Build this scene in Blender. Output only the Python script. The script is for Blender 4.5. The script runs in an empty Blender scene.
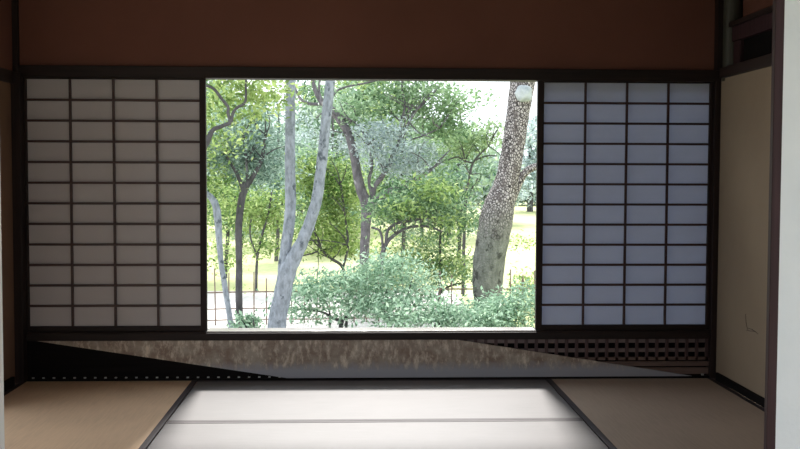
import bpy, bmesh, math, random
import numpy as np
from mathutils import Vector, Matrix

sc = bpy.context.scene
col = sc.collection

# ------------------------------------------------------------------ camera
F = 1048.63; PITCH = .0498; YAW = .0425; ROLL = .0033; CAMZ = 1.1388
BY = 5.716                                   # room side of the window wall
fwd = Vector((math.sin(YAW)*math.cos(PITCH), math.cos(YAW)*math.cos(PITCH), -math.sin(PITCH)))
right0 = Vector((math.cos(YAW), -math.sin(YAW), 0))
down0 = fwd.cross(right0)
rgt = right0*math.cos(ROLL) - down0*math.sin(ROLL)
dwn = right0*math.sin(ROLL) + down0*math.cos(ROLL)
cam = bpy.data.cameras.new('camera'); camo = bpy.data.objects.new('camera', cam); col.objects.link(camo)
m = Matrix((rgt, -dwn, -fwd)).transposed().to_4x4(); m.translation = (0, 0, CAMZ)
camo.matrix_world = m
cam.sensor_width = 36; cam.lens = F/800*36; cam.clip_end = 300
sc.camera = camo

def at(u, v, Y=None, X=None):
    """point seen at pixel u, v on the plane of a given depth Y (or side plane X)"""
    d = fwd*F + rgt*(u-400) + dwn*(v-224.5)
    k = Y/d.y if Y is not None else X/d.x
    return Vector((d.x*k, d.y*k, d.z*k+CAMZ))

# ------------------------------------------------------------------ light
w = bpy.data.worlds.new('world'); sc.world = w; w.use_nodes = True
bg = w.node_tree.nodes['Background']
bg.inputs[0].default_value = (.86, .93, 1.0, 1); bg.inputs[1].default_value = 1.0
sun = bpy.data.lights.new('sun', 'SUN'); sun.energy = 2.7; sun.angle = math.radians(7); sun.color = (1, .955, .91)
suno = bpy.data.objects.new('sun', sun); col.objects.link(suno)
suno.rotation_euler = Vector((-.02, -1, -1.0)).to_track_quat('-Z', 'Y').to_euler()

def portal(name, loc, rot, sx, sy):
    l = bpy.data.lights.new(name, 'AREA'); l.shape = 'RECTANGLE'; l.size = sx; l.size_y = sy
    l.cycles.is_portal = True
    o = bpy.data.objects.new(name, l); col.objects.link(o); o.location = loc; o.rotation_euler = rot
H = math.pi/2
portal('window_portal', (.09, 5.86, .96), (-H, 0, 0), 1.85, 1.42)
portal('side_portal', (-1.96, 4.0, 1.06), (0, -H, 0), 2.14, 1.98)      # wide door on the left
portal('rear_portal', (0, -1.75, 1.0), (H, 0, 0), 3.0, 1.9)
portal('east_portal', (2.55, 1.54, 1.05), (0, H, 0), 2.1, 2.48)  # unseen east opening, added and widened to brighten the near panel

vs = sc.view_settings
vs.view_transform = 'Standard'; vs.look = 'None'; vs.gamma = 1; vs.use_curve_mapping = False
vs.exposure = 1.35
sc.cycles.max_bounces = 10; sc.cycles.diffuse_bounces = 6; sc.cycles.transmission_bounces = 6
sc.cycles.sample_clamp_indirect = 6

# ------------------------------------------------------------------ helpers
def tag(o, label=None, cat=None, group=None, kind=None):
    for k, val in (('label', label), ('category', cat), ('group', group), ('kind', kind)):
        if val: o[k] = val
    return o
def empty(name, loc=(0, 0, 0)):
    o = bpy.data.objects.new(name, None); col.objects.link(o); o.location = loc
    o.empty_display_size = .1
    return o
class MB:
    def __init__(s): s.v = []; s.f = []
    def box(s, x0, x1, y0, y1, z0, z1):
        b = len(s.v)
        s.v += [(x, y, z) for z in (z0, z1) for y in (y0, y1) for x in (x0, x1)]
        s.f += [tuple(b+i for i in q) for q in ((0,2,3,1),(4,5,7,6),(0,1,5,4),(2,6,7,3),(0,4,6,2),(1,3,7,5))]
        return s
    def prism(s, poly, y0, y1):
        """polygon in x,z (counter-clockwise seen from -y) extruded y0..y1"""
        b = len(s.v); n = len(poly)
        s.v += [(x, y0, z) for x, z in poly] + [(x, y1, z) for x, z in poly]
        s.f.append(tuple(b+i for i in range(n))); s.f.append(tuple(b+n+i for i in reversed(range(n))))
        for i in range(n):
            j = (i+1) % n; s.f.append((b+i, b+n+i, b+n+j, b+j))
        return s
    def tube(s, pts, rad, n=10, rough=0, seed=0, sub=4, cap=True):
        """smooth tapering limb through the points"""
        rnd = random.Random(seed)
        P = [Vector(p) for p in pts]; R = list(rad)
        Q = []; RR = []
        for i in range(len(P)-1):
            p0 = P[max(i-1, 0)]; p1 = P[i]; p2 = P[i+1]; p3 = P[min(i+2, len(P)-1)]
            for k in range(sub):
                t = k/sub
                Q.append(.5*((2*p1)+(p2-p0)*t+(2*p0-5*p1+4*p2-p3)*t*t+(3*p1-p0-3*p2+p3)*t**3))
                RR.append(R[i]*(1-t)+R[i+1]*t)
        Q.append(P[-1]); RR.append(R[-1])
        b = len(s.v); ref = Vector((0, 1, .01))
        for i, q in enumerate(Q):
            d = (Q[min(i+1, len(Q)-1)]-Q[max(i-1, 0)])
            d = d.normalized() if d.length > 1e-6 else Vector((0, 0, 1))
            a = d.cross(ref)
            a = a.normalized() if a.length > 1e-3 else Vector((1, 0, 0))
            c = d.cross(a)
            for k in range(n):
                th = 2*math.pi*k/n
                r = RR[i]*(1+rough*(rnd.random()-.5)*2)
                s.v.append(tuple(q+a*math.cos(th)*r+c*math.sin(th)*r))
        for i in range(len(Q)-1):
            for k in range(n):
                k2 = (k+1) % n
                s.f.append((b+i*n+k, b+i*n+k2, b+(i+1)*n+k2, b+(i+1)*n+k))
        if cap:
            s.f.append(tuple(b+k for k in reversed(range(n))))
            e = b+(len(Q)-1)*n; s.f.append(tuple(e+k for k in range(n)))
        return s
    def build(s, name, mat, parent=None, bevel=0, smooth=False):
        me = bpy.data.meshes.new(name); me.from_pydata(s.v, [], s.f); me.update()
        if smooth: me.polygons.foreach_set('use_smooth', [True]*len(me.polygons))
        o = bpy.data.objects.new(name, me); col.objects.link(o); me.materials.append(mat)
        if parent:
            o.parent = parent
            me.transform(Matrix.Translation(-parent.location))
        if bevel:
            b = o.modifiers.new('bevel', 'BEVEL'); b.width = bevel; b.segments = 2; b.limit_method = 'ANGLE'
        return o

# ------------------------------------------------------------------ materials
def newmat(name):
    m = bpy.data.materials.new(name); m.use_nodes = True; nt = m.node_tree
    return m, nt, nt.nodes['Principled BSDF']
def link(nt, a, b): nt.links.new(a, b)
def ramp(nt, fac, stops):
    r = nt.nodes.new('ShaderNodeValToRGB'); e = r.color_ramp.elements
    e[0].position, e[0].color = stops[0][0], (*stops[0][1], 1)
    e[1].position, e[1].color = stops[-1][0], (*stops[-1][1], 1)
    for p, c in stops[1:-1]:
        x = e.new(p); x.color = (*c, 1)
    link(nt, fac, r.inputs[0]); return r.outputs[0]
def coords(nt, scale=(1, 1, 1)):
    tc = nt.nodes.new('ShaderNodeTexCoord'); mp = nt.nodes.new('ShaderNodeMapping')
    mp.inputs['Scale'].default_value = scale; link(nt, tc.outputs['Object'], mp.inputs[0]); return mp.outputs[0]
def noise(nt, vec, s, detail=4, rough=.55):
    n = nt.nodes.new('ShaderNodeTexNoise'); n.inputs['Scale'].default_value = s
    n.inputs['Detail'].default_value = detail; n.inputs['Roughness'].default_value = rough
    link(nt, vec, n.inputs['Vector']); return n.outputs[0]
def bump(nt, h, p, strength=.3, dist=.01):
    b = nt.nodes.new('ShaderNodeBump'); b.inputs['Strength'].default_value = strength
    b.inputs['Distance'].default_value = dist; link(nt, h, b.inputs['Height']); link(nt, b.outputs[0], p.inputs['Normal'])
def mixc(nt, f, a, b, mode='MIX'):
    m = nt.nodes.new('ShaderNodeMix'); m.data_type = 'RGBA'; m.blend_type = mode
    for sock, val in ((m.inputs[0], f), (m.inputs[6], a), (m.inputs[7], b)):
        if isinstance(val, tuple): sock.default_value = (*val, 1)
        elif isinstance(val, (int, float)): sock.default_value = val
        else: link(nt, val, sock)
    return m.outputs[2]
def surf(name, c1, c2, scale=(1, 1, 1), ns=6, rough=.8, bs=.2, bd=.004, spec=.3, fine=None):
    m, nt, p = newmat(name); v = coords(nt, scale); n = noise(nt, v, ns)
    link(nt, ramp(nt, n, [(.3, c1), (.7, c2)]), p.inputs['Base Color'])
    p.inputs['Roughness'].default_value = rough; p.inputs['Specular IOR Level'].default_value = spec
    if bs: bump(nt, noise(nt, v, fine or ns*8), p, bs, bd)
    return m
def wood(name, c1, c2, axis=0, rough=.5, spec=.4):
    s = [22, 22, 22]; s[axis] = 1.2
    return surf(name, c1, c2, tuple(s), 2.2, rough, .25, .002, spec, 5)
M = {}
M['dark_x'] = wood('dark_wood_horizontal', (.010, .006, .005), (.022, .012, .010), 0, .6, .25)
M['dark_y'] = wood('dark_wood_side', (.012, .007, .006), (.03, .016, .013), 1)
M['dark_z'] = wood('dark_wood_upright', (.011, .006, .005), (.024, .013, .011), 2, .6, .25)
M['kumiko'] = wood('lattice_cedar', (.03, .013, .011), (.06, .027, .022), 0)
M['red_z'] = wood('red_brown_wood', (.026, .011, .013), (.050, .022, .026), 2, .6, .25)
M['log'] = wood('grey_green_log', (.03, .03, .022), (.06, .055, .04), 2)
M['brown_x'] = wood('brown_lattice_wood', (.10, .06, .05), (.17, .11, .09), 0, .6)
M['black_x'] = wood('black_wood_and_shade', (.003, .0025, .0025), (.007, .005, .005), 0, .8, .12)  # black wood, also the painted darkness in the transom opening
M['ceil'] = wood('ceiling_boards', (.10, .06, .035), (.16, .10, .06), 1)
M['redwall'] = surf('red_ochre_plaster', (.135, .058, .042), (.17, .073, .053), (1, 1, 1), 1.3, .95, .5, .002, .1, 220)
M['tanwall'] = surf('ochre_plaster', (.30, .20, .11), (.36, .25, .14), (1, 1, 1), 1.6, .95, .5, .002, .1, 200)
M['palewall'] = surf('white_plaster', (.78, .78, .76), (.88, .88, .85), (1, 1, 1), 3, .9, .4, .002, .1, 60)
M['sidepaper'] = surf('aged_buff_paper', (.25, .19, .135), (.30, .232, .165), (1, 1, 1), 2, .9, .1, .001, .1, 40)
M['outwall'] = surf('outer_plaster', (.5, .45, .38), (.56, .5, .42), (1, 1, 1), 2, .9, .1)
M['scratch'] = surf('tear_brown', (.03, .02, .02), (.05, .03, .03))
M['bamboo'] = surf('dry_bamboo', (.16, .11, .09), (.26, .19, .15), (1, 1, 1), 6, .6)

def tatami(name, base, along, sheen):
    """woven rush: ridges run along the given axis"""
    m, nt, p = newmat(name); v = coords(nt)
    wv = nt.nodes.new('ShaderNodeTexWave'); wv.wave_type = 'BANDS'; wv.bands_direction = 'Y' if along == 0 else 'X'
    wv.inputs['Scale'].default_value = 48; wv.inputs['Distortion'].default_value = .6; link(nt, v, wv.inputs[0])
    s = (3, 60, 1) if along == 0 else (60, 3, 1)
    n = noise(nt, coords(nt, s), 2.0, 3)
    n2 = noise(nt, v, 2.5, 3)
    b2 = tuple(c*.84 for c in base)
    c = mixc(nt, ramp(nt, n, [(.3, (0, 0, 0)), (.7, (1, 1, 1))]), base, b2)
    c = mixc(nt, ramp(nt, n2, [(.35, (0, 0, 0)), (.7, (.5, .5, .5))]), c, tuple(x*1.12 for x in base))
    link(nt, c, p.inputs['Base Color']); p.inputs['Roughness'].default_value = .5
    p.inputs['Specular IOR Level'].default_value = sheen
    bump(nt, wv.outputs[1], p, .35, .0012)
    return m
M['mat_pale'] = tatami('pale_rush', (.172, .164, .163), 0, .3)
M['mat_tan'] = tatami('tan_rush', (.72, .51, .34), 1, .15)
M['mat_grey'] = tatami('grey_brown_rush', (.49, .385, .30), 1, .15)
M['heri'] = surf('brown_cloth_edge', (.028, .019, .022), (.045, .032, .036), (1, 1, 1), 20, .6, .3, .001, .4, 300)

def paper_mat(name, dcol, lo, hi, tr):
    m, nt, p = newmat(name); out = nt.nodes['Material Output']
    d = nt.nodes.new('ShaderNodeBsdfDiffuse'); t = nt.nodes.new('ShaderNodeBsdfTranslucent'); mx = nt.nodes.new('ShaderNodeMixShader')
    n = noise(nt, coords(nt, (1, 1, 2)), 9, 5, .7)
    d.inputs[0].default_value = (*dcol, 1)
    link(nt, ramp(nt, n, [(.35, lo), (.65, hi)]), t.inputs[0])
    mx.inputs[0].default_value = tr
    link(nt, d.outputs[0], mx.inputs[1]); link(nt, t.outputs[0], mx.inputs[2]); link(nt, mx.outputs[0], out.inputs[0])
    return m
M['washi'] = paper_mat('skylit_washi_paper', (.50, .49, .49), (.36, .42, .56), (.41, .47, .62), .29)  # blue sky light behind this screen is put into the paper tint
M['washi_dim'] = paper_mat('dimly_backlit_washi', (.48, .445, .44), (.34, .31, .32), (.38, .35, .355), .125)  # dimmer, neutral backlight put into the grey tint and low transmission

def weathered():
    m, nt, p = newmat('weathered_board')
    v = coords(nt, (22, 22, 9)); n = noise(nt, v, 1.6, 8, .72)
    v2 = coords(nt, (7, 7, 9)); n2 = noise(nt, v2, 1.2, 6, .7)
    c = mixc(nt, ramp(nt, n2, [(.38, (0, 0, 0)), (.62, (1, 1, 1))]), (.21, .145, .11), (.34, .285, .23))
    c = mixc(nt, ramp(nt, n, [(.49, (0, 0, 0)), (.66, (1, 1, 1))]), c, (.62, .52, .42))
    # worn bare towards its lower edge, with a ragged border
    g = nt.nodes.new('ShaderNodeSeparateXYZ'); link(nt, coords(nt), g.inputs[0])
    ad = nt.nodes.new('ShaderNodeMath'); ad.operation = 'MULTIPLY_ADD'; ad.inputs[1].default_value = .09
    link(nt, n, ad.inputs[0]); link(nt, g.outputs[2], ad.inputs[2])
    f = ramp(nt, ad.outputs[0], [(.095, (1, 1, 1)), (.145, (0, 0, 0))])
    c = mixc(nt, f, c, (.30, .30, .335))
    link(nt, c, p.inputs['Base Color']); p.inputs['Roughness'].default_value = .65
    bump(nt, n, p, .3, .002)
    return m
M['weathered'] = weathered()

def leafmat(name, dark, mid, light, trans=.45):
    m, nt, p = newmat(name); out = nt.nodes['Material Output']
    g = nt.nodes.new('ShaderNodeNewGeometry')
    c = ramp(nt, g.outputs['Random Per Island'], [(0, dark), (.5, mid), (1, light)])
    n = noise(nt, coords(nt), .9, 3)
    c = mixc(nt, ramp(nt, n, [(.35, (0, 0, 0)), (.65, (.5, .5, .5))]), c, light)
    p.inputs['Roughness'].default_value = .6; p.inputs['Specular IOR Level'].default_value = .12
    link(nt, c, p.inputs['Base Color'])
    t = nt.nodes.new('ShaderNodeBsdfTranslucent'); link(nt, c, t.inputs[0])
    mx = nt.nodes.new('ShaderNodeMixShader'); mx.inputs[0].default_value = trans*.85
    link(nt, p.outputs[0], mx.inputs[1]); link(nt, t.outputs[0], mx.inputs[2]); link(nt, mx.outputs[0], out.inputs[0])
    return m
L = {
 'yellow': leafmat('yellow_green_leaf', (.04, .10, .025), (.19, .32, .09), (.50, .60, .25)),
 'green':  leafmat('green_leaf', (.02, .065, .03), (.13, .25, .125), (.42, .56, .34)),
 'blue':   leafmat('blue_green_leaf', (.035, .085, .065), (.18, .29, .23), (.46, .58, .50)),
 'pale':   leafmat('pale_green_leaf', (.03, .09, .05), (.21, .36, .24), (.56, .72, .54)),
 'olive':  leafmat('olive_leaf', (.03, .08, .03), (.18, .28, .13), (.44, .56, .33)),
 'far':    leafmat('hazed_distant_leaf', (.06, .13, .08), (.22, .33, .23), (.46, .57, .43)),  # aerial haze put into the leaf colour as paleness
 'haze':   leafmat('hazy_silver_leaf', (.12, .18, .17), (.33, .42, .42), (.60, .68, .69)),  # silver leaves; on far trees aerial haze put into the colour
}
def bark(name, c1, c2, spot, sp=.6, s=9, vor=False, bs=.6):
    m, nt, p = newmat(name); v = coords(nt, (1, 1, .45)); n = noise(nt, v, s, 6, .65)
    c = ramp(nt, n, [(.35, c1), (.65, c2)])
    n2 = noise(nt, coords(nt, (1, 1, .7)), s*.55, 4, .6)
    c = mixc(nt, ramp(nt, n2, [(sp, (0, 0, 0)), (sp+.07, (1, 1, 1))]), c, spot)
    h = n
    if vor:
        vo = nt.nodes.new('ShaderNodeTexVoronoi'); vo.feature = 'DISTANCE_TO_EDGE'; vo.inputs['Scale'].default_value = 34; vo.inputs['Randomness'].default_value = 1
        link(nt, coords(nt, (1, 1, .8)), vo.inputs['Vector']); h = vo.outputs[0]
        g = nt.nodes.new('ShaderNodeSeparateXYZ'); link(nt, coords(nt), g.inputs[0])
        hz = nt.nodes.new('ShaderNodeMath'); hz.operation = 'MULTIPLY'; hz.inputs[1].default_value = .3; link(nt, g.outputs[2], hz.inputs[0])
        up = ramp(nt, hz.outputs[0], [(.29, (0, 0, 0)), (.46, (1, 1, 1))])        # plated bark above, smooth below
        crack = ramp(nt, vo.outputs[0], [(.05, (.04, .035, .035)), (.2, (.42, .385, .375))])
        crack = mixc(nt, ramp(nt, n, [(.50, (0, 0, 0)), (.60, (.8, .8, .8))]), crack, (.10, .085, .082))
        c = mixc(nt, up, c, crack)
    link(nt, c, p.inputs['Base Color']); p.inputs['Roughness'].default_value = .95; p.inputs['Specular IOR Level'].default_value = .1
    bump(nt, h, p, bs, .03)
    return m
B = {
 'lichen': bark('pale_lichen_bark', (.16, .18, .20), (.31, .34, .385), (.085, .10, .115), .60, 24),
 'grey':   bark('grey_bark', (.09, .085, .09), (.19, .175, .19), (.32, .32, .32), .62, 18),
 'dark':   bark('dark_bark', (.05, .05, .05), (.12, .115, .12), (.2, .2, .2), .62, 12),
 'plated': bark('plated_bark', (.11, .115, .10), (.22, .225, .20), (.06, .062, .055), .56, 16, True, .5),
}

# ------------------------------------------------------------------ the setting
def struct(o): o['kind'] = 'structure'; return o
XL, XR, NY, CZ = -1.822, 2.0, 2.851, 2.45        # side walls, partition, ceiling
# outdoors
gm, gnt, gp = newmat('lawn_grass')
gv = coords(gnt)
gc = ramp(gnt, noise(gnt, gv, .35, 5), [(.35, (.40, .42, .18)), (.65, (.54, .53, .28))])
gc = mixc(gnt, ramp(gnt, noise(gnt, gv, 9, 5), [(.4, (0, 0, 0)), (.7, (.5, .5, .5))]), gc, (.28, .36, .12))
link(gnt, gc, gp.inputs['Base Color']); gp.inputs['Roughness'].default_value = .9
M['lawn'] = gm
M['gravel'] = surf('pale_gravel', (.50, .47, .44), (.66, .63, .60), (1, 1, 1), 14, .95, .6, .02, .2, 60)
GZ = -.70
def ground(name, x0, x1, y0, y1, z, mat, nx, ny, amp):
    mb = MB(); rnd = random.Random(3)
    for j in range(ny+1):
        for i in range(nx+1):
            mb.v.append((x0+(x1-x0)*i/nx, y0+(y1-y0)*j/ny, z+amp*math.sin(i*.7)*math.cos(j*.9)))
    for j in range(ny):
        for i in range(nx):
            a = j*(nx+1)+i; mb.f.append((a, a+1, a+nx+2, a+nx+1))
    return struct(mb.build(name, mat, smooth=True))
ground('ground', -60, 60, -30, 120, GZ-.03, M['lawn'], 60, 75, .0)
ground('bounce_court', 2.6, 14, -8, 5.2, GZ, M['gravel'], 20, 12, .008)  # unseen pale gravel, added to bounce light into the east opening
ground('bounce_gravel_left', -14, -2.1, -8, 5.6, GZ, M['gravel'], 20, 12, .008)  # unseen pale gravel, added to bounce light through the left opening
ground('garden_path', -14, 1.5, 6.4, 16.2, GZ, M['gravel'], 20, 12, .008)

# floor and ceiling
struct(MB().box(-3.3, 2.5, -1.7, 3.80, -.12, 0).box(-1.95, 2.15, 3.80, 5.72, -.12, -.056).build('floor', M['mat_tan']))
struct(MB().box(-3.3, 2.5, -1.7, 5.85, CZ, CZ+.1).box(-3.5, 3.5, 5.85, 6.5, 2.32, 2.42).build('ceiling', M['ceil']))
# window wall: plaster over the lintel, and behind posts
struct(MB().box(-1.95, 2.2, BY, 5.83, 1.700, CZ).build('wall_back', M['redwall']))
# left wall: short plaster return, then the wide opening, then wall again
lw = MB().box(-1.94, XL, 4.98, 5.83, 0, 1.62).box(-1.94, XL, 2.9, 3.02, 0, 2.12)
M['leftwall'] = surf('dim_red_brown_plaster', (.15, .085, .055), (.20, .115, .075), (1, 1, 1), 1.6, .95, .5, .002, .1, 200)
struct(lw.build('wall_left', M['leftwall']))
struct(MB().box(-1.94, XL, 2.95, 5.0, 2.12, CZ).box(-1.94, XL, 4.98, 5.83, 1.62, CZ).build('wall_left_upper', M['redwall']))
struct(MB().box(XR, 2.12, 2.95, 5.83, 0, 1.655).build('wall_right', M['sidepaper']))
struct(MB().box(2.09, 2.2, 2.95, 5.83, 1.655, CZ).build('wall_right_upper', M['redwall']))
# unseen room around the camera, its openings added to light the near panel
struct(MB().box(-3.3, -3.2, -1.7, 2.95, 0, CZ).build('wall_west', M['tanwall']))
struct(MB().box(2.4, 2.5, -1.7, .3, 0, CZ).box(2.4, 2.5, .3, 2.95, 2.1, CZ).box(2.4, 2.5, 2.78, 2.95, 0, 2.1).build('wall_east', M['tanwall']))
struct(MB().box(-3.3, -1.6, -1.8, -1.7, 0, CZ).box(1.6, 2.5, -1.8, -1.7, 0, CZ).box(-1.6, 1.6, -1.8, -1.7, 2.0, CZ).build('wall_rear', M['tanwall']))
# posts and beams of the far room
struct(MB().box(XL, -1.792, 5.685, BY+.05, 0, CZ).box(-1.824, -1.776, 5.655, BY+.05, 0, 1.66).build('trim_1', M['dark_z'], bevel=.003))
struct(MB().box(XL, XR, BY-.028, 5.80, 1.640, 1.702).build('trim_2', M['dark_x'], bevel=.003))
struct(MB().box(1.968, 2.0, 5.690, BY+.05, 0, 1.66).build('trim_3', M['dark_z'], bevel=.003))
mb = MB(); mb.tube([(2.045, 5.66, 1.64), (2.045, 5.66, 2.0), (2.045, 5.66, CZ)], [.052, .052, .052], 16)
mb2 = MB().box(1.965, 2.0, 5.66, BY, 1.70, CZ)
struct(mb.build('trim_4', M['log'], smooth=True)); struct(mb2.build('trim_5', M['dark_z']))
struct(MB().box(XL, -1.812, 4.95, 5.685, 1.60, 1.668).build('trim_6', M['dark_y'], bevel=.003))
# right wall: lintel, transom opening darkened by a black board in a frame, red rail, thin rail
struct(MB().box(1.975, 2.10, 2.95, 5.655, 1.655, 1.71).build('trim_7', M['dark_y'], bevel=.003))
struct(MB().box(2.05, 2.09, 2.95, 5.60, 1.71, 1.845).build('trim_8', M['black_x']))
struct(MB().box(2.02, 2.09, 2.95, 5.60, 1.845, 1.922).box(2.03, 2.09, 5.50, 5.60, 1.71, 1.845).build('trim_9', M['red_z'], bevel=.003))
struct(MB().box(2.0, 2.09, 2.95, 5.60, 1.922, 1.947).build('trim_10', M['dark_y'], bevel=.002))
# skirting strips
struct(MB().box(1.985, 2.0, 2.95, 5.655, 0, .042).build('baseboard_right', M['black_x'], bevel=.002))
struct(MB().box(XL, -1.805, 5.0, 5.60, 0, .05).build('baseboard_left', M['black_x'], bevel=.002))
# sill beam of the window with its smooth worn top
M['sill'] = wood('polished_sill', (.30, .27, .25), (.42, .38, .35), 0, .25, .6)
struct(MB().box(-1.776, 1.968, BY-.02, BY+.10, .222, .262).box(-1.776, -.81, BY-.02, BY+.10, .262, .270).box(.997, 1.968, BY-.02, BY+.10, .262, .270).build('trim_11', M['dark_x'], bevel=.003))
struct(MB().box(-.81, .997, BY-.004, BY+.115, .262, .2705).build('trim_12', M['sill'], bevel=.002))
# outer posts either side of the open window
struct(MB().box(-1.95, -1.776, 5.77, 5.83, 0, 1.70).build('trim_13', M['dark_z']))
struct(MB().box(1.968, 2.12, 5.77, 5.83, 0, 1.70).build('trim_14', M['dark_z']))

struct(MB().box(-1.95, 2.2, 5.79, 5.83, -.75, .222).build('leak_block_board', M['dark_x']))  # unseen outer board, added to block light leaking under the wall
# partition between the two rooms (very near, at both sides of the picture)
pr = at(780, 225, NY).x; pl = at(768, 225, NY+.022).x; ll = at(2.4, 300, NY+.03).x
t = empty('door_1', ((pr+2.4)/2, NY, 0)); struct(t)
MB().box(pr, 2.4, NY+.004, NY+.020, .0, 2.1).build('paper_panel', surf('cool_white_paper', (.70, .76, .80), (.80, .85, .88), (1, 1, 1), 3, .9, .3, .002, .1, 60), t)
MB().box(pl, pr+.001, NY, NY+.022, 0, 2.1).build('stile', M['red_z'], t, bevel=.002)
struct(MB().box(-3.3, 2.5, NY+.0, NY+.1, 2.1, CZ).build('wall_partition', M['redwall']))
struct(MB().box(-3.3, ll, NY, NY+.03, 0, 2.1).build('wall_partition_left', M['palewall']))

# ------------------------------------------------------------------ sliding paper screens
def make_shoji(x0, x1, px0, px1, paper, label):
    """x0..x1 outer frame, px0..px1 paper edges; 4 by 12 panes"""
    z0, z1, pz0, pz1 = .279, 1.640, .2978, 1.632
    t = tag(empty('shoji_screen', ((x0+x1)/2, BY+.02, z0-.009)), label, 'paper screen', 'sliding paper screens beside the window')
    y0, y1 = BY+.004, BY+.034
    MB().box(x0, px0, y0, y1, z0-.009, z1).build('stile', M['dark_z'], t, bevel=.002)
    MB().box(px1, x1, y0, y1, z0-.009, z1).build('stile', M['dark_z'], t, bevel=.002)
    MB().box(px0, px1, y0, y1, z0-.009, pz0).build('bottom_rail', M['dark_x'], t, bevel=.002)
    MB().box(px0, px1, y0, y1, pz1, z1).build('top_rail', M['dark_x'], t, bevel=.001)
    k = .0062
    for i in range(1, 4):
        x = px0+(px1-px0)*i/4
        MB().box(x-k, x+k, y0+.004, y0+.018, pz0, pz1).build('muntin', M['kumiko'], t, bevel=.001)
    for j in range(1, 12):
        z = pz0+(pz1-pz0)*j/12
        MB().box(px0, px1, y0+.003, y0+.017, z-k, z+k).build('muntin', M['kumiko'], t, bevel=.001)
    MB().box(px0, px1, y0+.019, y0+.0196, pz0, pz1).build('paper', paper, t)
    return t
make_shoji(-1.776, -.808, -1.763, -.842, M['washi_dim'], 'grey paper screen with dark wooden grid, left of the garden view')
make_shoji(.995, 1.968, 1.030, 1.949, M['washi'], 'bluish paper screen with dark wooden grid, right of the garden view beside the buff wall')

# ------------------------------------------------------------------ wainscot under the sill
wt = tag(empty('wainscot', (.1, BY, 0)), 'low wainscot under the window sill, weathered slanting board over dark lattice', 'wainscot')
zt, zb = .222, .012
def px(u, v): q = at(u, v, BY-.004); return (q.x, q.z)
a0 = px(35, 340.5)[0]; a1 = px(287, 377)[0]; b0 = px(455, 338.5)[0]; b1 = px(692, 376)[0]
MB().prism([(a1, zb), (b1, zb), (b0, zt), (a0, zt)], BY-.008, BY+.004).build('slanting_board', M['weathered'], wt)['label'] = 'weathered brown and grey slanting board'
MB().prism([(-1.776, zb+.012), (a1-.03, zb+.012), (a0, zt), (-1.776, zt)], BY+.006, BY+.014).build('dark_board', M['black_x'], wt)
MB().box(-1.776, 1.968, BY-.006, BY+.03, 0, .010).box(-1.776, a1+.1, BY+.008, BY+.016, .009, zb+.03).build('foot_rail', M['black_x'], wt)
# row of pale blocks standing in for daylight specks through the lattice
M['speck'] = surf('daylight_speck', (.34, .34, .33), (.46, .46, .44))
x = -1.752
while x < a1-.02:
    MB().box(x, x+.012, BY+.001, BY+.010, .013, .020).build('speck', M['speck'], wt, bevel=.001)['label'] = 'small daylight peg'
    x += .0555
MB().box(1.925, 1.94, BY-.002, BY+.004, .014, .024).build('speck', M['speck'], wt, bevel=.001)['label'] = 'small daylight peg'
# lattice: uprights in front, paler rails behind, open squares between
M['bar_front'] = wood('lattice_upright_wood', (.055, .03, .03), (.09, .05, .05), 2, .6)
M['bar_pale'] = wood('lattice_rail_wood', (.16, .115, .11), (.23, .17, .16), 0, .6)
X0 = .55; X1 = 1.968
n = int((X1-X0)/.0562)
for i in range(n+1):
    x = X1-.012-i*.0562
    MB().box(x-.009, x+.009, BY+.005, BY+.014, .10, zt).build('lattice_upright', M['bar_front'], wt, bevel=.001)
for z, h in ((.209, .013), (.155, .011)):
    MB().box(X0, X1, BY+.0145, BY+.022, z-h, z+h).build('lattice_rail', M['bar_pale'], wt, bevel=.001)
MB().box(X0, X1, BY+.005, BY+.0145, .100, .118).build('lattice_rail', M['brown_x'], wt, bevel=.001)
MB().box(X0, X1, BY+.003, BY+.018, .066, .094).build('rail', M['brown_x'], wt, bevel=.002)
MB().box(X0, X1, BY+.007, BY+.018, .02, .058).build('rail', M['brown_x'], wt, bevel=.002)
MB().box(X0, X1, BY+.050, BY+.060, .008, .222).build('backing_board', M['black_x'], wt)

# ------------------------------------------------------------------ tatami mats
m1, m2 = -.859, 1.051
def make_mat(x0, x1, y0, y1, mat, along, label):
    t = tag(empty('tatami_mat', ((x0+x1)/2, (y0+y1)/2, -.055)), label, 'tatami mat', 'tatami mats on the floor of the far room')
    g = .0015; hw = .030
    MB().box(x0+g, x1-g, y0+g, y1-g, -.055, 0).build('rush_surface', mat, t, bevel=.003)
    e = .0012
    if along == 0: bands = ((x0+g, x1-g, y0+g, y0+hw), (x0+g, x1-g, y1-hw, y1-g))
    else: bands = ((x0+g, x0+hw, y0+g, y1-g), (x1-hw, x1-g, y0+g, y1-g))
    for b in bands: MB().box(*b, -.02, e).build('cloth_border', M['heri'], t)
    return t
make_mat(m1, m2, BY-.957, BY-.002, M['mat_pale'], 0, 'pale tatami mat lying lengthwise directly below the open window')
make_mat(m1, m2, BY-1.913, BY-.958, M['mat_pale'], 0, 'pale tatami mat in the foreground, cut off by the bottom edge of the photo')
make_mat(XL+.015, m1-.001, BY-1.913, BY-.002, M['mat_tan'], 1, 'tan tatami mat on the left, below the left paper screen')
make_mat(m2+.001, XR-.015, BY-1.913, BY-.002, M['mat_grey'], 1, 'grey-brown tatami mat on the right, along the buff wall')

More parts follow.
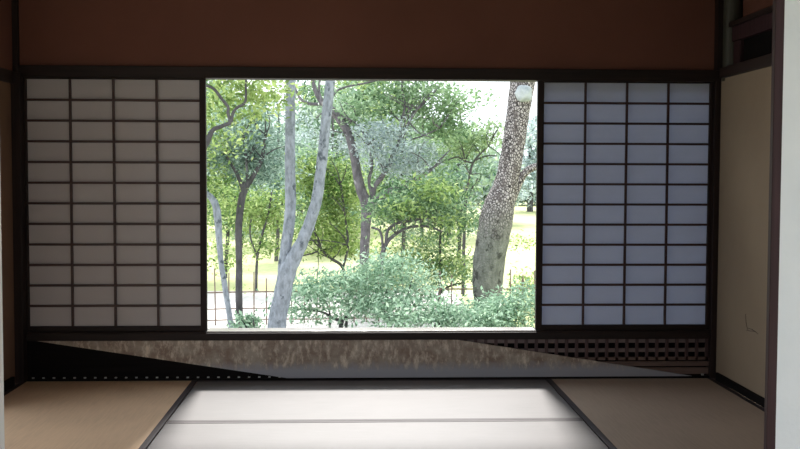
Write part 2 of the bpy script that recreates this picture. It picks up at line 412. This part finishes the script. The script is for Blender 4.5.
# small tear in the paper of the right wall
mb = MB()
def wl(pts, r):
    q = [at(u, v, X=XR-.0012) for u, v in pts]
    mb.tube([(XR-.0008, c.y, c.z) for c in q], [r*.6]+[r]*(len(q)-2)+[r*.5], 5, sub=2)
wl([(745.5, 314), (746, 322), (747.5, 330)], .0016)
wl([(747, 328), (752, 329.5), (758, 334)], .0018)
wl([(746, 330), (750, 331), (756, 331.5)], .0014)
struct(mb.build('wall_right_tear', M['scratch']))

# ------------------------------------------------------------------ garden
def leaves(name, clumps, mat, parent, size=.06, per=1.0, seed=1, spray=14, sr=.16, flat=.6, slim=.42, pad=.5):
    """clumps: (centre, (rx, ry, rz), number of leaves)"""
    rng = np.random.default_rng(seed); C = []
    for c, r, n in clumps:
        ns = max(1, int(n*per/spray)); npad = max(3, min(14, ns//6))
        pc = rng.normal(size=(npad, 3)); pc /= np.linalg.norm(pc, axis=1)[:, None]
        pc *= rng.random((npad, 1))**.4                       # boughs, each a flat layered pad of sprays
        d = rng.normal(size=(ns, 3)); d /= np.linalg.norm(d, axis=1)[:, None]
        d *= (rng.random((ns, 1))**.6)*np.array([pad, pad, pad*.42])
        s = np.array(c)+(pc[rng.integers(0, npad, ns)]+d)*np.array(r)*1.08
        k = rng.normal(size=(ns, spray, 3))*np.array([sr, sr, sr*.45])
        C.append((s[:, None, :]+k).reshape(-1, 3))
    C = np.concatenate(C); n = len(C)
    a = rng.random(n)*2*np.pi; tilt = rng.normal(size=n)*flat
    ax = np.stack([np.cos(a)*np.cos(tilt), np.sin(a)*np.cos(tilt), np.sin(tilt)-.15], 1)
    ax /= np.linalg.norm(ax, axis=1)[:, None]
    up = np.array([0, 0, 1.])+rng.normal(size=(n, 3))*.55
    sd = np.cross(ax, up); sd /= np.linalg.norm(sd, axis=1)[:, None]+1e-9
    nm = np.cross(sd, ax)
    ln = size*(.6+.8*rng.random(n))[:, None]; wd = ln*slim
    V = np.empty((n, 4, 3))
    V[:, 0] = C-ax*ln*.5; V[:, 2] = C+ax*ln*.5
    V[:, 1] = C-sd*wd*.5+nm*wd*.18; V[:, 3] = C+sd*wd*.5+nm*wd*.18
    if parent: V -= np.array(parent.location)
    me = bpy.data.meshes.new(name)
    me.vertices.add(n*4); me.vertices.foreach_set('co', V.ravel())
    b = np.arange(n)*4
    tri = np.stack([b, b+1, b+2, b, b+2, b+3], 1).ravel()
    me.loops.add(n*6); me.loops.foreach_set('vertex_index', tri)
    me.polygons.add(n*2); me.polygons.foreach_set('loop_start', np.arange(n*2)*3)
    me.update(calc_edges=True); me.validate()
    me.materials.append(mat)
    o = bpy.data.objects.new(name, me); col.objects.link(o)
    if parent: o.parent = parent
    return o
PXM = lambda Y: F/Y
def limb(mb, Y, pts, n=10, rough=.06, seed=0, ground_=False, dy=0):
    """pts: (u, v, width in px [, extra depth]); real tube standing at depth Y"""
    P = []; R = []
    for i, q in enumerate(pts):
        yy = Y+(q[3] if len(q) > 3 else 0)
        P.append(at(q[0], q[1], yy)); R.append(q[2]/2/PXM(yy))
    if ground_:
        d = P[0]; P.insert(0, Vector((d.x-.02, d.y, GZ-.12))); R.insert(0, R[0]*1.25)
    mb.tube(P, R, n, rough, seed)
def cl(u, v, Y, ru, rv, n, ry=None):
    """clump of leaves centred where u, v is seen at depth Y; radii in px"""
    k = 1/PXM(Y)
    return (tuple(at(u, v, Y)), (ru*k, (ry if ry else (ru+rv)/2*k), rv*k), n)
def plant(name, u, Y, label, cat, group=None):
    p = at(u, 300, Y); return tag(empty(name, (p.x, Y, GZ)), label, cat, group)

def twigs(mb, Y, starts, per, seed, ln=30, w=1.5, up=.8):
    rnd = random.Random(seed)
    for u, v in starts:
        for k in range(per):
            a = rnd.gauss(-math.pi/2, up); l = ln*rnd.uniform(.5, 1.1); b = a+rnd.gauss(0, .5); dy = rnd.uniform(-.5, .5)
            m_ = (u+math.cos(a)*l*.5, v+math.sin(a)*l*.5); e = (m_[0]+math.cos(b)*l*.5, m_[1]+math.sin(b)*l*.5)
            limb(mb, Y, [(u, v, w), (*m_, w*.75, dy*.5), (*e, w*.4, dy)], 5, .05, k)
# twin-stemmed pale tree, nearest
t = plant('twin_trunk_tree', 276, 10.5, 'pale lichen-covered tree whose trunk forks into two stems, nearest the window', 'tree')
mb = MB()
limb(mb, 10.5, [(276.5, 327, 19), (282, 297, 17.5), (287, 272, 18), (294, 258, 15), (303, 240, 12.5), (310, 222, 11.5), (317, 198, 11), (322, 160, 10.5), (326, 120, 10), (330.5, 80, 9.5), (336, 30, 9), (345, -40, 8)], 14, .05, 1, True)
limb(mb, 10.5, [(283, 290, 13), (284, 268, 12, .02), (285.5, 250, 11, .05), (289, 225, 11.5, .08), (290.5, 200, 11, .1), (290, 141, 10, .1), (290.5, 80, 9.5, .1), (289, 20, 9, .1), (284, -50, 8, .2)], 14, .05, 2)
mb.build('trunk', B['lichen'], t, smooth=True)
mb = MB(); limb(mb, 10.5, [(345, -40, 7), (360, -90, 5, .3), (372, -150, 3, .5)]); limb(mb, 10.5, [(284, -50, 7, .2), (262, -95, 5), (240, -150, 3, -.2)])
limb(mb, 10.5, [(284, -50, 6, .2), (295, -100, 4), (300, -160, 2.5, -.2)])
mb.build('branch', B['lichen'], t, smooth=True)
leaves('foliage', [cl(360, -110, 10.8, 45, 30, 1500), cl(250, -120, 10.5, 45, 30, 1500), cl(300, -140, 10.5, 40, 30, 1200)], L['green'], t, .08, seed=4)

# two slender trees at the left
t = plant('slender_tree', 230, 12.0, 'slender pale grey trunk bending left, leftmost of the two slender trunks before the bamboo fence', 'tree')
mb = MB(); limb(mb, 12, [(231, 327, 6), (225.5, 290, 5.5), (221, 262, 5.5), (219, 235, 6.5), (217, 212, 8), (213, 200, 7), (203, 191, 5), (188, 182, 4), (170, 160, 3)], 10, .06, 3, True)
mb.build('trunk', B['lichen'], t, smooth=True)
leaves('foliage', [cl(212, 180, 12.3, 18, 25, 700), cl(180, 150, 12, 40, 40, 2000), cl(214, 215, 12.6, 10, 14, 250), cl(212, 240, 12.8, 9, 12, 120)], L['yellow'], t, .06, seed=5)
t = plant('slender_tree', 240, 12.3, 'slender dark grey upright trunk carrying a blue-green crown, before the bamboo fence at left', 'tree')
mb = MB(); limb(mb, 12.3, [(239.5, 327, 7.5), (239, 295, 7), (239, 262, 6.5), (238.5, 230, 7), (241, 203, 7.5), (245, 188, 7.5), (252, 178, 5), (262, 158, 4), (266, 130, 2.5)], 10, .06, 5, True)
limb(mb, 12.3, [(244, 190, 5), (236, 172, 3.5), (226, 155, 2.5), (220, 135, 1.8)]); limb(mb, 12.3, [(248, 183, 4), (246, 160, 3), (243, 130, 2)])
twigs(mb, 12.3, [(262, 158), (266, 135), (236, 172), (226, 155), (246, 160), (243, 135)], 3, 72, 26, 1.6)
mb.build('trunk', B['dark'], t, smooth=True)
leaves('foliage', [cl(248, 150, 12.5, 34, 26, 3000), cl(228, 140, 12.6, 22, 24, 1500), cl(268, 165, 12.6, 18, 22, 1300), cl(262, 125, 12.6, 22, 14, 900), cl(222, 165, 12.5, 14, 14, 500)], L['blue'], t, .055, seed=6)

# gnarled tree whose trunk stands hidden behind the left screen
t = plant('gnarled_tree', 190, 9.5, 'dark crooked forking branch with bright green leaves in the upper left corner of the window', 'tree')
mb = MB()
limb(mb, 9.5, [(188, 330, 12), (190, 260, 11), (194, 200, 10), (201, 155, 8), (208, 140, 6), (213, 130, 4.5), (221, 126.5, 4), (231, 122.5, 4)], 10, .07, 7, True)
limb(mb, 9.5, [(231, 122.5, 4), (228, 113, 3.2), (228, 107, 3), (221, 98, 3), (215, 90, 3), (208, 86, 3), (196, 84, 2)], 8, .07, 8)
limb(mb, 9.5, [(231, 122, 3.6), (233.5, 112, 3), (238, 107, 2.8), (244.5, 103.5, 2.6), (246, 95, 2.4), (246, 80, 2.2), (250, 55, 1.8)], 8, .07, 9)
limb(mb, 9.5, [(201, 155, 6), (204, 130, 5), (203, 105, 4), (198, 80, 3)], 8, .07, 9)
mb.build('trunk', B['dark'], t, smooth=True)
leaves('foliage', [cl(262, 92, 9.9, 13, 13, 420), cl(214, 108, 10, 10, 14, 230), cl(236, 90, 10, 12, 9, 230), cl(254, 112, 10.1, 10, 8, 120), cl(222, 135, 10, 14, 8, 120), cl(225, 60, 9.6, 50, 14, 900)], L['yellow'], t, .075, seed=7, spray=10)

# central spreading tree
t = plant('spreading_tree', 364, 15, 'grey-brown tree with spreading crooked limbs in the middle of the window view', 'tree')
mb = MB()
limb(mb, 15, [(363.5, 275, 9.5), (364.5, 250, 9.5), (366, 222, 10), (366.5, 205, 11.5), (361, 190, 10), (357.5, 176, 9.5), (354, 155, 8.5), (348, 133, 8), (338, 117, 8), (331, 110, 8), (322, 102, 6), (316, 92, 4.5), (312, 78, 3.5), (308, 55, 3)], 12, .06, 11, True)
limb(mb, 15, [(318, 104, 3.5), (309, 103.5, 3), (302, 100, 2.6), (297, 93, 2.2), (293, 80, 1.5)])
limb(mb, 15, [(322, 102, 3), (319, 90, 2.4), (321, 75, 2)])
limb(mb, 15, [(335, 112, 3), (346, 119, 2.6), (355, 124, 2.3), (366, 126, 1.6)]); limb(mb, 15, [(332, 98, 2.6), (338, 90, 2), (350, 86, 2), (366, 83, 2), (385, 78, 1.6)])
limb(mb, 15, [(367.5, 207, 8), (372, 197, 6), (374.5, 187, 5.2), (383, 175, 5), (390, 163, 4.6), (394, 152, 4), (402, 138, 3.4), (409, 122, 3), (418, 108, 2.6), (430, 97, 2), (440, 85, 1.5)], 8, .07, 12)
limb(mb, 15, [(394, 152, 3.4), (400, 138, 2.8), (401, 122, 2.6), (405, 106, 2.3), (402, 90, 2), (403, 70, 1.6)], 8, .07, 13)
limb(mb, 15, [(368, 210, 9), (377, 200, 9), (388, 193, 8.5), (400, 188, 8), (411, 182, 6.5), (421, 175, 5), (431, 170, 3.5), (442, 158, 2), (450, 150, 1.2)], 10, .07, 14)
limb(mb, 15, [(372, 195, 4), (369, 180, 3.5), (372, 165, 3), (368, 145, 2.4), (362, 130, 2)])
limb(mb, 15, [(410, 140, 1.6), (425, 135, 1.5), (440, 128, 1.2)])
twigs(mb, 15, [(394, 152), (402, 138), (409, 122), (418, 108), (401, 122), (405, 106), (421, 175), (431, 170), (368, 145), (348, 133), (355, 124), (385, 172), (338, 117), (440, 128)], 3, 71, 34, 1.7, .9)
mb.build('trunk', B['grey'], t, smooth=True)
leaves('foliage', [cl(372, 108, 15.2, 26, 22, 1200), cl(405, 100, 15.3, 30, 18, 1000), cl(475, 96, 15.2, 14, 8, 160), cl(438, 98, 15.3, 22, 14, 900), cl(425, 122, 15.4, 28, 16, 900), cl(455, 108, 15.2, 14, 9, 260), cl(316, 92, 15.3, 14, 12, 420), cl(380, 88, 15.2, 40, 9, 500), cl(395, 60, 15, 60, 22, 1200), cl(447, 130, 15.3, 14, 12, 500)], L['green'], t, .075, seed=8)
leaves('silvery_foliage', [cl(385, 138, 14.8, 30, 14, 1700), cl(404, 165, 14.9, 24, 13, 1100), cl(372, 155, 14.9, 12, 12, 350), cl(420, 152, 15.1, 18, 10, 600), cl(345, 142, 15.3, 12, 10, 350), cl(308, 128, 15.6, 14, 10, 400)], L['haze'], t, .06, seed=9)['label'] = 'silvery blue leaves'

# big plated trunk
t = plant('leaning_tree', 489, 12.5, 'thick leaning trunk with rough plated bark and a pale sawn-off limb near its top', 'tree')
mb = MB()
limb(mb, 12.5, [(488, 318, 31), (488, 300, 28), (487.5, 282, 31), (489, 262, 32), (493, 238, 33), (496.5, 218, 34), (500, 203, 30), (505, 188, 24.5), (509.5, 168, 22.5), (514, 141, 22.5), (518.5, 110, 23), (523, 80, 25), (528, 50, 24), (535, 0, 22), (546, -60, 19)], 24, .035, 21, True)
limb(mb, 12.5, [(505, 214, 12, .02), (512, 197, 11), (517.5, 184, 9.5), (523, 175, 8), (530, 169, 7.2), (538, 166, 7), (552, 162, 6), (575, 150, 5)], 12, .05, 22)
limb(mb, 12.5, [(546, -60, 15), (565, -110, 10, .3), (590, -160, 6, .5)]); limb(mb, 12.5, [(546, -60, 15), (535, -110, 10, .3), (520, -160, 6, .5)])
mb.build('trunk', B['plated'], t, smooth=True)
M['cut'] = surf('sawn_wood', (.24, .27, .28), (.50, .53, .54), (1, 1, 1), 9, .8, .6, .01, .2, 40)
c = at(524, 93.5, 12.5-.15); bm = bmesh.new(); bmesh.ops.create_icosphere(bm, subdivisions=3, radius=1)
rr = random.Random(5)
for v in bm.verts:
    k = 1+.10*math.sin(v.co.x*5+1)*math.cos(v.co.z*4)+rr.uniform(-.07, .07)
    v.co = Vector((v.co.x*.097*k, v.co.y*.06*k, v.co.z*.102*k))+Vector(c)-t.location
me = bpy.data.meshes.new('sawn_limb'); bm.to_mesh(me); bm.free(); me.materials.append(M['cut'])
me.polygons.foreach_set('use_smooth', [True]*len(me.polygons))
o = bpy.data.objects.new('sawn_limb', me); col.objects.link(o); o.parent = t; o['label'] = 'pale round stump of a sawn-off limb'
leaves('foliage', [cl(560, -120, 12.8, 50, 30, 1500), cl(520, -150, 12.8, 50, 30, 1500), cl(590, 150, 12.6, 30, 18, 500)], L['green'], t, .08, seed=10)

# thin tree left of the plated trunk
t = plant('young_tree', 462, 16, 'thin arching twigs with light green leaves just left of the plated trunk', 'tree')
mb = MB()
limb(mb, 16, [(463, 290, 3.5), (464, 240, 3.2), (466, 200, 3), (470, 175, 2.5), (473, 163, 2.2), (480, 154, 2), (488, 146, 1.6), (497, 130, 1.2)], 8, .05, 31, True)
twigs(mb, 16, [(480, 154), (488, 146), (465, 161), (470, 175), (466, 200)], 3, 75, 24, 1.3)
limb(mb, 16, [(473, 163, 2), (465, 161, 1.8), (457, 157, 1.6), (448, 160, 1.3)]); limb(mb, 16, [(476, 160, 1.8), (486, 156, 1.6), (497, 156, 1.2)])
mb.build('trunk', B['dark'], t, smooth=True)
leaves('foliage', [cl(478, 137, 16.2, 22, 11, 1300), cl(460, 145, 16.2, 18, 10, 900), cl(495, 128, 16.2, 10, 9, 300)], L['olive'], t, .06, seed=11)

# low spreading tree behind the shrubs
t = plant('low_tree', 382, 13.2, 'low tree with thin arching branches under a rounded green crown, right of the central trunk', 'tree')
mb = MB()
limb(mb, 13.2, [(380, 290, 6), (381, 268, 5.5), (383, 252, 5), (388, 241, 3.8), (396, 234, 3.2), (407, 228, 2.8), (420, 226, 2.4), (433, 228, 2), (442, 232, 1.6)], 8, .06, 41, True)
twigs(mb, 13.2, [(396, 234), (407, 228), (420, 226), (398, 223), (410, 221), (424, 219), (436, 224)], 3, 73, 20, 1.4)
limb(mb, 13.2, [(383, 252, 3), (382, 238, 2.6), (379, 230, 2.4), (371, 227.5, 2)]); limb(mb, 13.2, [(386, 244, 3.4), (388, 230, 3), (398, 223, 3), (410, 221, 2.6), (424, 219, 2.2), (436, 224, 1.6)])
mb.build('trunk', B['grey'], t, smooth=True)
leaves('foliage', [cl(385, 275, 13.5, 20, 12, 500), cl(395, 212, 13.4, 22, 12, 1300), cl(425, 204, 13.4, 26, 14, 1900), cl(448, 190, 13.6, 18, 16, 1100), cl(455, 215, 13.6, 12, 14, 600), cl(410, 190, 13.7, 14, 8, 400)], L['green'], t, .065, seed=12)
leaves('sun_tinted_foliage', [cl(430, 190, 13.0, 14, 12, 420), cl(405, 207, 13.0, 18, 8, 300), cl(445, 222, 13.0, 14, 7, 150)], L['yellow'], t, .07, seed=13)  # sunlit look put into a yellower leaf colour

# dark narrow evergreen
t = plant('narrow_evergreen', 440, 13.6, 'narrow dense dark green evergreen between the low tree and the plated trunk', 'tree')
mb = MB(); limb(mb, 13.6, [(439, 308, 3.5), (440, 280, 3), (440, 250, 2.5), (441, 215, 2)], 8, .05, 45, True)
limb(mb, 13.6, [(441, 292, 2.5), (450, 286, 2.2), (462, 283, 1.8)]); limb(mb, 13.6, [(439, 296, 2.2), (425, 298, 2), (408, 299, 1.6)])
mb.build('trunk', B['dark'], t, smooth=True)
leaves('foliage', [cl(441, 240, 13.7, 10, 22, 900), cl(440, 268, 13.7, 16, 14, 700), cl(420, 290, 13.7, 20, 9, 600), cl(455, 276, 13.7, 14, 8, 400), cl(405, 262, 13.8, 22, 10, 600)], L['green'], t, .055, seed=14)
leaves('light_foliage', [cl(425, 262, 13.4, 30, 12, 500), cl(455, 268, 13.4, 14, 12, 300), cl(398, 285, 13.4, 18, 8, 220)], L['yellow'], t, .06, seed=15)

# bushy yellow-green tree between the twin stems and the central trunk
t = plant('bushy_tree', 335, 17, 'bushy yellow-green tree filling the gap between the forked pale tree and the central trunk', 'tree')
mb = MB()
limb(mb, 17, [(345, 290, 3.5), (343, 268, 3), (332, 259, 3), (322, 250, 2.8), (318, 240, 2.6), (314, 228, 2), (312, 200, 1.8)], 8, .06, 51, True)
limb(mb, 17, [(343, 268, 2.5), (348, 245, 2.4), (345, 215, 2), (340, 180, 1.8)])
twigs(mb, 17, [(332, 259), (322, 250), (318, 240), (348, 245), (345, 215), (340, 185), (312, 205)], 3, 74, 28, 1.5, 1.1)
limb(mb, 17, [(322, 250, 2), (310, 254, 1.6), (300, 256, 1.2)])
mb.build('trunk', B['dark'], t, smooth=True)
leaves('foliage', [cl(328, 222, 17.3, 26, 22, 2300), cl(345, 195, 17.3, 18, 20, 1500), cl(330, 172, 17.3, 24, 18, 1500), cl(345, 240, 17.2, 16, 16, 700), cl(308, 180, 17.3, 14, 22, 1000), cl(318, 252, 17.2, 12, 6, 120)], L['yellow'], t, .075, seed=16)
leaves('shade_tinted_foliage', [cl(320, 160, 17.6, 30, 16, 1100), cl(335, 205, 17.6, 26, 26, 900), cl(304, 210, 17.6, 14, 20, 500)], L['green'], t, .07, seed=17)  # shade put into a darker green leaf colour

# maple-like tree at left behind the slender ones
t = plant('maple_tree', 262, 16, 'loose yellow-green tree behind the fence between the slender dark trunk and the forked tree', 'tree')
mb = MB(); limb(mb, 16, [(256, 300, 3), (257, 260, 2.6), (262, 235, 2.3), (268, 215, 2), (272, 190, 1.6)], 8, .05, 55, True)
limb(mb, 16, [(257, 255, 2), (250, 235, 1.8), (252, 215, 1.4)])
mb.build('trunk', B['dark'], t, smooth=True)
leaves('foliage', [cl(262, 218, 16.2, 22, 16, 1200), cl(225, 195, 16.3, 16, 20, 700), cl(270, 200, 16.3, 16, 14, 700), cl(262, 248, 16.1, 20, 8, 420), cl(225, 258, 16.1, 14, 9, 160), cl(252, 300, 15.9, 12, 9, 180)], L['yellow'], t, .075, seed=18)

# woodland trees behind the garden, filling the middle distance
def wood_tree(u, Y, mats, label, seed, cs):
    t = plant('woodland_tree', u, Y, label, 'tree', 'trees between the garden and the lawn')
    mb = MB(); limb(mb, Y, [(u, 262, 4), (u+2, 225, 3.4), (u-1, 180, 3), (u+3, 130, 2.2), (u, 95, 1.2)], 8, .07, seed, True)
    for sg in (-1, 1): limb(mb, Y, [(u+1, 215, 2.6), (u+sg*9, 198, 2.2), (u+sg*20, 178, 1.4)], 7, .06, seed); limb(mb, Y, [(u, 170, 2.2), (u+sg*8, 150, 1.8), (u+sg*16, 130, 1)], 7, .06, seed)
    mb.build('trunk', B['dark'], t, smooth=True)
    for k, mt in enumerate(mats):
        leaves('foliage' if k == 0 else 'sun_tinted_foliage', [cl(a, b, Y, c, d, e//(1+k)) for a, b, c, d, e in cs[k]], L[mt], t, .085, seed=seed+k, sr=.2)  # second clumps: sunlight put into a yellower leaf colour
wood_tree(226, 18.5, ('green', 'yellow'), 'green tree behind the gnarled branch at the left of the window view', 201, ([(222, 120, 18, 16, 1500), (226, 160, 20, 16, 1700), (220, 200, 16, 16, 1100), (238, 222, 14, 12, 500)], [(216, 255, 12, 12, 260), (216, 205, 14, 22, 1200), (250, 208, 14, 10, 600), (214, 105, 12, 14, 500)]))
wood_tree(276, 22, ('blue', 'yellow'), 'tree with mixed blue-green and yellow leaves behind the left stem of the forked tree', 204, ([(272, 150, 15, 14, 1300), (285, 180, 16, 16, 1300), (268, 205, 16, 12, 800), (305, 145, 14, 16, 1000)], [(278, 225, 14, 10, 600), (270, 190, 12, 8, 400)]))
wood_tree(402, 21, ('green', 'yellow'), 'green tree with a bright sun-tinted patch behind the right-hand limbs of the central tree', 207, ([(388, 190, 20, 14, 1500), (415, 160, 24, 18, 1900), (400, 215, 22, 10, 1000), (440, 150, 18, 16, 1200), (385, 160, 16, 14, 900)], [(432, 198, 16, 12, 900), (395, 205, 14, 10, 600), (384, 240, 12, 16, 500), (424, 240, 14, 7, 300)]))
wood_tree(330, 24, ('green', 'yellow'), 'broad bright yellow-green tree seen between the right pale stem and the central trunk', 213, ([(330, 185, 26, 26, 1800), (345, 225, 22, 20, 1100), (312, 215, 16, 22, 900)], [(332, 235, 26, 16, 2400), (320, 190, 20, 22, 2200), (348, 175, 16, 22, 1800), (345, 260, 20, 12, 1600), (315, 262, 16, 10, 700)]))
wood_tree(420, 26, ('far', 'yellow'), 'pale green tree behind the low tree with the arching branches', 216, ([(405, 235, 24, 9, 700), (435, 205, 22, 20, 1800), (395, 178, 24, 16, 1400), (420, 265, 34, 10, 1100)], [(420, 200, 24, 18, 2000), (450, 262, 18, 10, 900), (385, 262, 18, 14, 1500), (400, 282, 34, 12, 2000), (445, 278, 26, 12, 1500)]))
wood_tree(240, 26, ('far', 'yellow'), 'loose pale green tree behind the slender trunks at the left', 219, ([(232, 185, 24, 22, 1800), (260, 175, 22, 24, 1600), (240, 235, 26, 8, 500)], [(230, 215, 20, 16, 1500), (262, 225, 20, 14, 1300), (240, 262, 26, 7, 350)]))
wood_tree(458, 23, ('blue', 'yellow'), 'blue-green tree behind the arching twigs left of the plated trunk', 210, ([(458, 170, 16, 10, 700), (455, 205, 16, 12, 800), (470, 225, 8, 8, 250), (445, 175, 12, 12, 600)], [(450, 232, 12, 8, 300), (466, 255, 9, 9, 160), (455, 278, 14, 8, 260)]))
# shrubs in front
def shrub(u, v, Y, ru, rv, n, mat, label, seed, size=.07, stems=(), extra=(), sr=.13):
    t = plant('shrub', u, Y, label, 'shrub', 'leafy shrubs under the window view')
    mb = MB(); rnd = random.Random(seed)
    g = at(u, v, Y)
    for st in stems:
        mb = MB(); limb(mb, Y, st, 8, .05, seed, True); mb.build('stem', B['dark'], t, smooth=True)
    if not stems:
        for k in range(5):
            ux = u+rnd.uniform(-.7, .7)*ru
            e = at(ux, v-rv*rnd.uniform(.0, .5), Y+rnd.uniform(-.15, .15))
            mb = MB(); mb.tube([(g.x, Y, GZ-.05), ((g.x+e.x)/2+.02, Y, (GZ+e.z)/2), tuple(e)], [.014, .010, .005], 6)
            mb.build('stem', B['dark'], t, smooth=True)
    leaves('foliage', [cl(u, v, Y, ru, rv, n)]+[cl(*c) for c in extra], mat, t, size, seed=seed, sr=sr, spray=12)
shrub(330, 300, 11.2, 42, 24, 2800, L['pale'], 'pale green shrub with dark forked stems beside the forked pale trunk', 61, .055,
      stems=([(341, 325, 4.5), (346, 315, 3.5), (353, 308, 3), (364, 303, 2), (378, 300, 1.4)], [(341, 325, 4), (333, 318, 2.6), (322, 312, 2.2), (305, 309, 1.8), (296, 302, 1.2)], [(347, 314, 2.5), (350, 298, 2), (346, 282, 1.5)], [(330, 316, 2), (325, 300, 1.6), (318, 286, 1.2)]),
      extra=((350, 278, 11.3, 24, 14, 900), (312, 285, 11.2, 14, 12, 300)))
shrub(392, 294, 11.4, 32, 34, 2600, L['pale'], 'pale green shrub in front of the central grey-brown trunk', 62, .055, extra=((378, 270, 11.2, 18, 14, 400), (398, 318, 10.8, 30, 14, 800)))
shrub(447, 318, 11.0, 36, 13, 2200, L['pale'], 'low pale green shrub in front of the narrow evergreen, below the wooden fence rail', 63, .05, extra=((420, 280, 11.6, 26, 14, 420),))
shrub(508, 314, 10.8, 30, 17, 3200, L['pale'], 'low blue-green shrub at the foot of the plated trunk', 64, .05, extra=((485, 322, 10.6, 20, 10, 800), (524, 296, 11, 14, 12, 500)))
shrub(250, 322, 11.3, 14, 8, 420, L['pale'], 'small green shrub at the foot of the slender dark trunk', 65, .06, sr=.06)
shrub(522, 283, 14.6, 14, 16, 500, L['yellow'], 'thin yellow-green shrub right of the plated trunk', 66, .06, extra=((520, 240, 14.8, 10, 8, 160),))

# bamboo fence: uprights and three rails
ft = tag(empty('bamboo_fence', (0, 12.9, GZ)), 'open bamboo fence of thin bars and rails across the garden', 'fence')
A = Vector((at(190, 300, 12.6).x, 12.6, 0)); Z = Vector((at(560, 300, 13.1).x, 13.1, 0))
ln_ = (Z-A).length; dr = (Z-A)/ln_; n = 42
for z, r in ((.385, .009), (.185, .008), (.05, .008)):
    q = [A+dr*(ln_*k/6)+Vector((0, 0, GZ+z+.006*math.sin(k*2))) for k in range(7)]
    MB().tube(q, [r]*7, 8, .05, 3, 3).build('rail', M['bamboo'], ft, smooth=True)
rnd = random.Random(9)
sp = .152
k = 0
for k in range(int(ln_/sp)+1):
    if k % 3 == 1 and rnd.random() < .6: continue
    p = A+dr*(k*sp); hh = .60+rnd.uniform(-.05, .10)
    MB().tube([p+Vector((0, -.016, GZ-.05)), p+Vector((rnd.uniform(-.01, .01), -.018, GZ+hh))], [.0085, .008], 7, .04, k, 3).build('upright', M['bamboo'], ft, smooth=True)

# background trees
def far_tree(u, Y, top, ru, mat, label, seed, n=4500, size=.22, low=200):
    t = plant('background_tree', u, Y, label, 'tree', 'distant trees beyond the lawn')
    mb = MB(); limb(mb, Y, [(u, low+6, 6), (u+1, (low+top)/2, 4.5), (u-2, top+15, 2.5)], 8, .08, seed, True)
    for sgn in (-1, 1): limb(mb, Y, [(u, (low+top)/2+8, 3), (u+sgn*ru*.4, (low+top)/2-4, 2.2), (u+sgn*ru*.7, top+18, 1.4)], 7, .05, seed)
    mb.build('trunk', B['dark'], t, smooth=True)
    rr = random.Random(seed); cs = []
    H_ = low-top
    for k in range(9):
        f = rr.random(); cs.append(cl(u+rr.uniform(-.75, .75)*ru*(1-.35*f), low-8-f*(H_-18), Y+rr.uniform(-1, 1), ru*.42, H_*.17, n//9, 1.2))
    leaves('foliage', cs, mat, t, size, seed=seed, spray=16, sr=.5)
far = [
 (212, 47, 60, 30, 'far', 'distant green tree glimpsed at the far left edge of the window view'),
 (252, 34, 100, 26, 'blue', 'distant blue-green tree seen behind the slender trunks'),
 (300, 41, 118, 24, 'haze', 'distant haze-paled tree seen between the two pale stems'),
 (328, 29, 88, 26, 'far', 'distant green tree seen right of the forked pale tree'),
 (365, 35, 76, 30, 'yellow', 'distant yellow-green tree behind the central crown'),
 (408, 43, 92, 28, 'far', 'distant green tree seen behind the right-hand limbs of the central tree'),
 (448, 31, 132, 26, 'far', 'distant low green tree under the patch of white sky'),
 (486, 38, 148, 26, 'haze', 'distant haze-paled tree just left of the plated trunk'),
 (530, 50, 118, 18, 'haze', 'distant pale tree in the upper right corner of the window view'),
 (180, 36, 60, 30, 'far', None), (565, 42, 100, 28, 'far', None),
]
for i, (u, Y, top, ru, mt, lb) in enumerate(far):
    if lb is None: continue
    far_tree(u, Y, top, ru, L[mt], lb, 100+i)
# dark hedge line closing the lawn
t = plant('clipped_hedge', 370, 60, 'long low hedge along the far side of the sunlit lawn', 'hedge')
leaves('foliage', [cl(u, 188+3*math.sin(u*.05), 60, 20, 11, 700, 1.2) for u in range(190, 580, 18)], L['blue'], t, .32, seed=90, spray=16, sr=.5)
for u in range(190, 580, 18):
    mb = MB(); limb(mb, 60, [(u, 204, 2), (u+2, 190, 1.4)], 6, .05, u, True); mb.build('stem', B['dark'], t, smooth=True)
